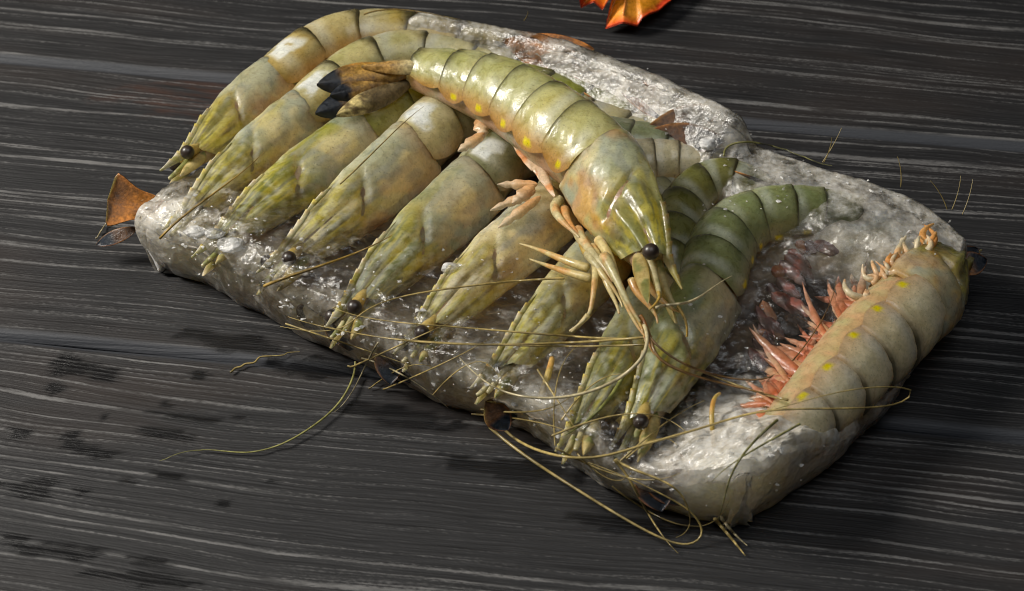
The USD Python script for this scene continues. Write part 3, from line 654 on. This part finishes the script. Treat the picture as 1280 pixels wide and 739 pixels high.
SW = lambda v, uu, vv: mixc(np.tile(np.array([.58, .27, .10]), (len(v), 1)), np.array([.62, .44, .26]), ss(.2, .9, uu))
for (a, b, w) in (((672, 230, .043), (622, 231, .041), .0046), ((670, 238, .043), (612, 264, .040), .0044), ((676, 245, .043), (622, 286, .039), .0048), ((668, 232, .044), (640, 255, .042), .0065), ((600, 145, .043), (604, 172, .041), .0075), ((606, 166, .042), (572, 190, .040), .0055)):
    flat_blade(T_, 'swimming_leg', pix(*a), pix(*b), (0, -.6, .8), w, .0018, SW, .05, .62, 'leg', ragged=.6)

# ------------------------------------------------------------------ drape a drawn line over what is built
_c = np.vstack(cloud); _p, _d = project(_c)
_ok = (_p[:, 0] > -40) & (_p[:, 0] < PW + 40) & (_p[:, 1] > -60) & (_p[:, 1] < PH + 40)
_p, _d = _p[_ok], _d[_ok]; tree = cKDTree(_p)
def depth_at(x, y):
    ids = tree.query_ball_point([x, y], 4.0)
    return _d[ids].min() if len(ids) else _d[tree.query([x, y])[1]]
def drape(px, lift=.0012, n=60, free=0.0):
    p = np.array([(a, b, 0.0) for a, b in px]); c = curve(p, n)[:, :2]
    d = np.array([depth_at(*q) for q in c]) - lift
    w = max(3, n // 9) | 1
    m = np.array([d[max(0, i - w // 2):i + w // 2 + 1].min() for i in range(n)])
    k = np.hanning(w + 2)[1:-1]; k /= k.sum()
    d = np.convolve(np.pad(m, w // 2, mode='edge'), k, 'valid')[:n]
    d = d - free * np.sin(np.linspace(0, np.pi, n))
    dirs = FW * FPX + RT * (c[:, :1] - PW / 2) + UPV * (PH / 2 - c[:, 1:2])
    q = EYE + dirs * (d / FPX)[:, None]
    q[:, 2] = np.maximum(q[:, 2], .0007)
    return q
STRAW, BROWN_A, PALE_A, GREEN_A = np.array([.36, .27, .09]), np.array([.14, .075, .02]), np.array([.52, .44, .25]), np.array([.17, .16, .05])
def antenna(key, px, r, col, lift=.0012, free=0.0, n=70):
    root = key if key.startswith('/') else PR[key][0]
    q = drape(px, lift, n, free)
    v, f = tube(q, np.array([.75, .64, .45, .15]) * r, 7)
    part(root, 'antenna', (v, f), 'antenna', mixc(np.tile(col, (len(v), 1)), col * .5, ss(.4, .7, fbm(v * 180, 3, 77))), keep=False)
antenna(T_, [(820, 385), (838, 381), (862, 377), (888, 362), (915, 345)], .0008, PALE_A, .004, .002)
antenna(T_, [(798, 395), (812, 420), (822, 445), (850, 463), (890, 476), (940, 488), (985, 500)], .0009, BROWN_A * 1.4, .003)
antenna(T_, [(800, 398), (818, 428), (850, 452), (900, 470), (960, 472), (1000, 440), (1035, 385), (1045, 345)], .0006, BROWN_A, .003)
antenna(T_, [(802, 400), (809, 425), (800, 450), (765, 478), (715, 495), (665, 497), (622, 486), (592, 465), (574, 447)], .0010, PALE_A, .004, .001)
antenna('p6', [(815, 421), (720, 428), (610, 431), (510, 426), (420, 412), (360, 396)], .0007, STRAW, .002)
antenna('p7', [(780, 424), (680, 418), (570, 409), (475, 400), (415, 384)], .0006, STRAW * 1.1, .002)
antenna('p5', [(705, 348), (640, 352), (560, 361), (495, 373), (455, 390), (430, 408), (395, 414), (350, 408)], .0006, STRAW, .002)
antenna('p8', [(820, 430), (700, 433), (590, 430), (480, 422), (400, 405)], .0005, STRAW * .8, .002)
antenna('p4', [(444, 452), (440, 475), (420, 508), (385, 537), (345, 558), (300, 566), (255, 563), (200, 578)], .0006, GREEN_A * 1.6, .001)
antenna('p5', [(473, 428), (458, 455), (440, 490), (418, 515)], .0005, PALE_A * .7, .002)
antenna('p3', [(288, 466), (310, 456), (340, 448), (375, 440)], .0006, STRAW * .8, .0008)
antenna('p6', [(452, 448), (490, 462), (530, 486), (560, 510)], .0005, PALE_A * .8, .0015)
antenna('p8', [(612, 534), (660, 572), (715, 608), (775, 645), (830, 674), (862, 680), (877, 668), (868, 645), (835, 622), (790, 600), (735, 578)], .0008, STRAW, .0025)
antenna('p8', [(625, 530), (670, 562), (740, 572), (805, 556), (880, 534), (950, 515), (1030, 511), (1095, 509), (1130, 501), (1140, 490), (1128, 485), (1075, 486), (1010, 500), (950, 516)], .0007, STRAW * 1.05, .003)
antenna('p9', [(768, 575), (790, 605), (812, 645), (848, 692)], .0007, STRAW * .9, .0025)
antenna('p9', [(770, 574), (800, 590), (840, 608), (858, 630), (862, 655), (845, 672)], .0007, STRAW, .0025)
antenna('p10', [(893, 648), (910, 668), (932, 695)], .0009, STRAW, .0025)
antenna('p10', [(900, 645), (915, 664), (934, 682)], .0008, PALE_A * .8, .0025)
antenna('p10', [(972, 525), (940, 555), (916, 590), (905, 625), (898, 650)], .0007, GREEN_A, .0015)
antenna('p10', [(1000, 530), (955, 555), (915, 580), (890, 602)], .0006, GREEN_A * 1.3, .0015)
antenna('p9', [(985, 500), (940, 488), (890, 470), (850, 455)], .0007, STRAW * .8, .003)
antenna('p3', [(425, 230), (462, 195), (500, 158), (530, 133)], .0005, STRAW * .8, .0012)
antenna('p4', [(330, 358), (372, 342), (430, 322), (490, 294)], .0009, OCHRE * .8, .0012)
antenna('p2', [(200, 298), (240, 262), (290, 225), (330, 190)], .0007, OCHRE * .8, .0012)
antenna('p9', [(905, 195), (912, 182), (940, 178), (985, 189), (1040, 210)], .0006, GREEN_A, .0012)
antenna('p1', [(455, 18), (485, 12), (520, 14), (560, 22)], .0005, OCHRE * .5, .0015)
antenna('p1', [(120, 300), (150, 262), (180, 250)], .0004, PALE_A * .6, .001)
antenna('p8', [(672, 462), (690, 490), (722, 540)], .0006, STRAW, .002)
antenna('p7', [(780, 468), (760, 500), (735, 525), (705, 545)], .0011, OLIVE * 1.4, .0015)
r4 = np.random.default_rng(23)
for k_ in range(18):
    t = r4.random(); o = np.array([300 + 560 * t, 395 + 235 * t]) + r4.normal(size=2) * np.array([25, 14])
    an = r4.normal() * .45 + .12; ln_ = 60 + 130 * r4.random(); cvx = r4.normal() * 26
    d_ = np.array([math.cos(an), math.sin(an)]); nrm = np.array([-d_[1], d_[0]])
    if o[1] + (d_ * ln_ + nrm * cvx * .6)[1] > 342 + (o[0] + d_[0] * ln_ - 184) * .435: continue
    antenna(f'p{min(9, 2 + int(t * 8))}', [tuple(o), tuple(o + d_ * ln_ * .35 + nrm * cvx * .7), tuple(o + d_ * ln_ * .7 + nrm * cvx), tuple(o + d_ * ln_ + nrm * cvx * .6)], .00035 + .0002 * r4.random(), STRAW * (.7 + .6 * r4.random()), .0012, 0.0, 40)
# bristles that stand up behind the right corner
def bristle(key, a, z0, b, z1): 
    q0, q1 = pix(*a, z0), pix(*b, z1); part(PR[key][0], 'bristle', tube([q0, (q0 + q1) / 2 + np.array([.0006, 0, .0004]), q1], [.00022, .00012], 5, 10), 'antenna', STRAW * .6, keep=False)
for a, b in (((1028, 203), (1052, 160)), ((1030, 203), (1040, 172)), ((1126, 234), (1122, 196)), ((1184, 262), (1163, 226)), ((1190, 262), (1201, 220)), ((1203, 268), (1216, 224)), ((655, 26), (660, 14))):
    bristle('p10' if a[0] > 1100 else 'p9', a, .033, b, .043)

# ------------------------------------------------------------------ walking legs of the loose prawn and of the prawn at the right end
def leg(root, px, radii, col, lift=.002, name='walking_leg', n=26):
    q = np.array([pix(a, b, z) for a, b, z in px])
    v, f = tube(q, radii, 9, n)
    part(root, name, (v, f), 'leg', mixc(np.tile(np.asarray(col), (len(v), 1)), ORANGE, ss(.45, .62, fbm(v * 170, 3, 52)) * .6), keep=False)
LC = CREAM * .7 + OCHRE * .5
for px, r0, cl in (([(730, 300, .043), (742, 322, .046), (744, 345, .047), (740, 378, .044), (735, 394, .042), (712, 414, .038)], 1.0, LC), ([(735, 394, .042), (728, 402, .040), (714, 415, .0385)], .6, LC),
        ([(735, 335, .044), (705, 325, .043), (678, 314, .040), (650, 305, .037)], .9, LC), ([(738, 348, .044), (715, 342, .043), (690, 334, .040), (662, 324, .037)], .9, LC * .9),
        ([(740, 310, .045), (752, 335, .047), (760, 358, .046), (768, 375, .044), (774, 392, .042)], 1.1, LC), ([(722, 288, .044), (735, 310, .047), (752, 330, .049), (766, 352, .047)], 1.2, CREAM),
        ([(748, 300, .048), (765, 330, .049), (775, 360, .047), (788, 392, .043), (806, 420, .040)], 1.0, LC), ([(755, 320, .050), (772, 352, .049), (786, 380, .046), (800, 402, .043)], 1.1, CREAM * .8 + OLIVE * .3),
        ([(745, 330, .047), (758, 350, .047), (770, 366, .045), (778, 384, .043)], .8, LC), ([(735, 318, .046), (748, 335, .048), (757, 348, .046), (764, 366, .043)], .9, CREAM), ([(728, 305, .045), (738, 326, .046), (752, 340, .045)], .8, OCHRE),
        ([(800, 345, .048), (815, 362, .047), (832, 380, .045), (850, 390, .043)], 1.0, CREAM * .7 + OLIVE * .3), ([(790, 350, .048), (802, 372, .046), (816, 388, .044), (822, 404, .042)], .9, CREAM * .6 + OLIVE * .5),
        ([(700, 250, .042), (694, 264, .044), (708, 282, .046), (724, 297, .047)], 1.1, CREAM), ([(706, 262, .043), (712, 280, .045), (722, 292, .046), (730, 302, .046)], 1.0, ORANGE * .6 + CREAM * .4),
        ([(800, 395, .043), (808, 412, .041), (812, 432, .039), (822, 446, .037)], .45, ORANGE * .5), ([(792, 392, .043), (802, 410, .041), (806, 428, .039)], .4, OCHRE)):
    leg(T_, px, np.array([.0019, .0017, .0014, .0011, .0007, .0004]) * r0, cl)
P10 = PR['p10'][0]
r3 = np.random.default_rng(11)
def along(px, t):
    p = np.array(px, float); d = np.r_[0, np.cumsum(np.linalg.norm(np.diff(p, axis=0), axis=1))]; d /= d[-1]
    return np.array([np.interp(t, d, p[:, 0]), np.interp(t, d, p[:, 1])])
FR = lambda c0_, c1_: (lambda v, uu, vv: mixc(mixc(np.tile(np.array(c0_), (len(v), 1)), np.array(c1_), ss(.1, .9, uu)), np.array([.42, .06, .02]), ss(.5, .68, fbm(v * 240, 3, 33)) * .5))
for i in range(84):          # soft fringe on the inner side of the prawn at the right end
    t = (i + .5) / 84
    a = along([(1084, 378), (1062, 405), (1040, 432), (1012, 462), (985, 490), (958, 512)], t) + r3.normal(size=2) * 5
    b = a + np.array([-34, -22]) * (.4 + .8 * r3.random()) + np.array([16 * r3.normal(), 18 * r3.normal()])
    za = .028 + .002 * r3.random(); zb = .0195 + .004 * r3.random()
    flat_blade(P10, 'swimming_leg', pix(*a, za), pix(*b, zb), (.2, -.6, .75), .0026 + .0036 * r3.random(), .0009, FR((.40, .10, .035), (.42, .19, .10)) if i % 3 else FR((.50, .24, .10), (.46, .33, .22)), .16 * r3.normal(), .62, 'leg', 16, .5)
for i in range(20):          # darker fringe under the big green prawn
    t = (i + .5) / 20
    a = along([(1040, 292), (1000, 305), (968, 335), (952, 375), (945, 415), (940, 450)], t) + r3.normal(size=2) * 3
    b = a + np.array([34 - 12 * t, 30 - 8 * t]) * (.5 + .9 * r3.random()) + r3.normal(size=2) * 11
    flat_blade(PR['p9'][0], 'swimming_leg', pix(*a, .024), pix(*b, .0185 + .004 * r3.random()), (.2, -.6, .75), .0045 + .003 * r3.random(), .0012, FR((.10, .05, .045), (.20, .13, .11)) if i % 4 else FR((.40, .16, .07), (.36, .2, .12)), .12 * r3.normal(), .62, 'leg', 16, .5)
for i in range(26):          # cream walking legs bunched at its head
    t = r3.random()
    a = along([(1078, 372), (1098, 352), (1118, 338), (1142, 322), (1165, 306)], t) + r3.normal(size=2) * 5
    b = a + np.array([-16 + 26 * t, -14 - 6 * t]) * (.6 + .7 * r3.random()) + r3.normal(size=2) * 5
    m1 = (a + b) / 2 + r3.normal(size=2) * 6
    zz = .036 + r3.normal(size=3) * .0012
    cl = np.array([.58, .47, .28]) * (.85 + .3 * r3.random()) if r3.random() > .18 + .3 * t else ORANGE * .8 + CREAM * .2
    leg(P10, [(*a, .034), (*m1, zz[0]), (*b, zz[1] - .002)], np.array([.0016, .0014, .0009, .0004]) * (.6 + .5 * r3.random()), cl, n=14)
leg(PR['p9'][0], [(892, 560, .024), (890, 530, .030), (891, 505, .032), (900, 492, .030)], [.0007, .0009, .0009, .0005], OCHRE)
leg(PR['p7'][0], [(676, 495, .027), (684, 472, .030), (690, 448, .031)], [.0012, .0013, .0010], OCHRE * .9 + CREAM * .2)

# ================================================================== tails of the lower layer that stick out of the ice
def tail(px0, px1, z0, z1, label, lean, nbl=3, orange=.5, width=.016, shape=1.1, flush=False):
    if flush: px0, px1, z0, z1 = (px0[0] + 6, px0[1] - 18), (px1[0] + 5, px1[1] - 16), z0 + .001, z1 + .002
    a, b = pix(*px0, z0), pix(*px1, z1)
    root = thing('prawn_tail', (a[0], a[1], max(0, min(z0, z1) - .004)), label, 'prawn tail', 'tails of the lower prawns at the rim of the ice')
    ax = b - a; ln = np.linalg.norm(ax) * 1.05
    sd = np.cross(ax, lean); sd /= np.linalg.norm(sd)
    for k in range(nbl):
        o = (k - (nbl - 1) / 2)
        (bm, uu, vv) = blade(a + np.asarray(lean) * .0009 * k, ax / np.linalg.norm(ax) + sd * o * .42, sd, ln * (1 - .08 * abs(o)), width, .0017, .06, 26, 9, shape, seed=k)
        mot = fbm(bm[0] * 260, 3, 80 + k)
        c = mixc(np.tile(np.array([.030, .018, .012]), (len(bm[0]), 1)), np.array([.36, .13, .02]), np.clip(ss(.35, .6, mot) * orange + orange * .4, 0, 1))
        c = mixc(c, np.array([.007, .011, .018]), ss(.50, .68, uu + .2 * (mot - .5)) * (1 - .9 * (orange > .8)))
        c = mixc(c, ORANGE * .7, ss(.80, .97, np.abs(vv)) * (.25 + .6 * orange))
        part(root, 'tail_blade', bm, 'tail', c)
    return root
tail((212, 266), (138, 250), .018, .025, 'broad orange brown prawn tail poking out past the left corner of the ice', (.2, -.6, .75), 1, orange=.84, width=.021, shape='fan')
tail((175, 285), (122, 305), .014, .008, 'small black pointed prawn tail low under the left corner of the ice', (.1, -.5, .8), 1, orange=.1, width=.006)
tail((395, 395), (384, 428), .018, .008, 'dark brown prawn tail in the front edge of the ice, left of the black one', (0, -.75, .6), 2, orange=.12, width=.013, flush=True)
tail((432, 400), (432, 452), .019, .006, 'black prawn tail with an orange rim hanging at the front edge of the ice', (0, -.75, .6), 3, orange=.12, width=.013, flush=True)
tail((478, 440), (506, 492), .016, .006, 'small blue black prawn tail at the front edge below the crossing feelers', (.2, -.75, .6), 3, orange=.12, width=.011, flush=True)
tail((600, 520), (636, 546), .016, .008, 'dark red brown prawn tail showing through the front edge near the middle', (.2, -.75, .6), 2, orange=.12, width=.010, flush=True)
tail((800, 590), (846, 644), .018, .008, 'purplish dark prawn tail within the front corner of the ice', (.2, -.75, .6), 3, orange=.12, width=.014, flush=True)
tail((1190, 338), (1228, 318), .018, .021, 'dark red prawn tail sticking out at the right corner of the ice', (.2, -.3, .8), 2, orange=.3, width=.010)

tail((628, 52), (735, 82), .037, .036, 'amber prawn tail half sunk in the ice behind the back of the loose prawn', (.2, -.6, .75), 2, orange=.85, width=.010)
tail((770, 108), (852, 138), .036, .037, 'thin dark brown prawn tail in the ice just below the back ridge', (.2, -.6, .75), 2, orange=.35, width=.007)
tail((800, 172), (905, 156), .032, .041, 'olive and black prawn tail under the broken end of the back ridge', (.0, -.5, .85), 2, orange=.1, width=.013)
# ================================================================== ice grains and chips
def chip(c, r, seed):
    rr = np.random.default_rng(seed); m = trimesh.convex.convex_hull(rr.normal(size=(14, 3)) * np.array([1, .8, .6]))
    return np.array(m.vertices) * r / 1.6 + c, np.array(m.faces)
def surface_point(x, y, lift=0.0):
    d = depth_at(x, y) - lift
    return EYE + (FW * FPX + RT * (x - PW / 2) + UPV * (PH / 2 - y)) * (d / FPX)
cr = []; r2 = np.random.default_rng(5)
zones = [((170, 255), (330, 350), 26, 380), ((330, 350), (620, 480), 34, 420), ((620, 480), (800, 590), 30, 260), ((770, 90), (900, 165), 16, 160), ((920, 200), (1200, 280), 26, 260),
         ((230, 270), (560, 400), 40, 260), ((560, 330), (760, 520), 50, 260), ((875, 330), (862, 400), 10, 40), ((880, 260), (1000, 245), 8, 40), ((845, 630), (990, 580), 26, 120), ((900, 360), (950, 470), 22, 90)]
for (a, b, w, n) in zones:
    for _ in range(n):
        if r2.random() < .72: continue
        t = r2.random(); x = a[0] + (b[0] - a[0]) * t + r2.normal() * w; y = a[1] + (b[1] - a[1]) * t + r2.normal() * w * .8
        sp_ = surface_point(x, y, .0001)
        if sp_[2] < .012: continue
        cr.append(chip(sp_, .00028 + .0008 * r2.random() ** 3, int(r2.integers(1 << 30))))
ip = part(ice, 'frost_grains', join(*cr), 'ice_white', smooth=False, kind='stuff', keep=False)
CH = 'loose bits of ice'
for k, (x, y, r, lab) in enumerate([(288, 306, .0042, 'white lump of frost between the second and third prawn heads'), (268, 292, .0030, 'small white lump of frost beside the second prawn head'), (243, 290, .0032, 'white frost lump at the snout of the second prawn'),
        (563, 335, .0028, 'clear rounded bit of ice between the fifth and sixth prawn heads'), (885, 180, .0030, 'glassy bit of ice at the end of the back ridge')]):
    c = surface_point(x, y, .0004)
    r_ = thing('ice_chip', (c[0], c[1], c[2]), lab, 'ice chip')
    m = trimesh.Trimesh(*ball((0, 0, 0), 1.0, 3)); vv = np.array(m.vertices) * (1 + .7 * (fbm(np.array(m.vertices) * 1.6 + k, 3, k) - .5))[:, None] * np.array([1.2, .9, .6 if 'drop' not in lab else .4]) * r
    part(r_, 'chip' if 'drop' not in lab else 'water_bead', (vv + c, np.array(m.faces)), 'ice_white' if 'drop' not in lab else 'water', smooth=True)

# ================================================================== autumn leaves at the far edge of the picture
def maple(outline, centre, label, seed):
    o = np.array([pix(*q) for q in outline]); c = pix(*centre)
    root = thing('autumn_leaf', (c[0], c[1], 0), label, 'leaf')
    m = len(o); seg = 10
    ring = np.vstack([o[i] + (o[(i + 1) % m] - o[i]) * (np.arange(seg) / seg)[:, None] for i in range(m)])
    n = len(ring); R_ = 18; t = np.linspace(0, 1, R_)[:, None, None]
    top = (c + (ring - c)[None] * t).reshape(-1, 3)
    top[:, 2] += (fbm(top * 60, 3, seed) - .5) * .006
    lo = top.copy(); lo[:, 2] -= .0007
    f = grid_faces(R_, n, True)
    if np.cross(top[f[n * 5, 1]] - top[f[n * 5, 0]], top[f[n * 5, 2]] - top[f[n * 5, 0]])[2] < 0: f = f[:, ::-1]
    k = np.arange(n); k2 = (k + 1) % n; e = (R_ - 1) * n; N = len(top)
    side = np.vstack([np.stack([e + k, e + k2, N + e + k2], 1), np.stack([e + k, N + e + k2, N + e + k], 1)])
    V_, F_ = np.vstack([top, lo]), np.vstack([f, f[:, ::-1] + N, side])
    tt = np.tile(np.repeat(np.linspace(0, 1, R_), n), 2); a = fbm(V_ * 70, 3, seed + 1)
    ang = np.tile(np.tile(np.arange(n) / n, R_), 2)
    c_ = mixc(np.tile(np.array([.80, .30, .015]), (len(V_), 1)), np.array([.62, .055, .012]), np.clip(ss(.90, .99, tt) + ss(.56, .66, a), 0, 1))
    part(root, 'leaf_blade', (V_, F_), 'leaf', c_)
    for i in range(m):
        if np.linalg.norm(o[i] - c) > .85 * np.linalg.norm(o - c, axis=1).max() or i % 4 == 0:
            q = c + (o[i] - c) * np.linspace(.02, .92, 14)[:, None]; q[:, 2] += (fbm(q * 60, 3, seed) - .5) * .006 + .0004
            part(root, 'leaf_vein', tube(q, [.0009, .0003], 6), 'leaf', (.72, .24, .03))
    return root
maple([(720, -30, .020), (724, -2, .016), (726, 8, .010), (742, 2, .014), (753, 12, .010), (764, -6, .018), (768, -14, .020), (757, 33, .003), (778, 28, .008), (797, 30, .006), (803, 22, .008), (822, 12, .008), (838, 0, .008), (870, -40, .010), (880, -70, .004), (850, -90, .008), (820, -130, .004), (790, -100, .008), (740, -110, .004), (735, -80, .008), (690, -80, .004), (715, -55, .010)],
      (790, -55, .022), 'curled red and orange autumn leaf at the top edge of the picture', 3)
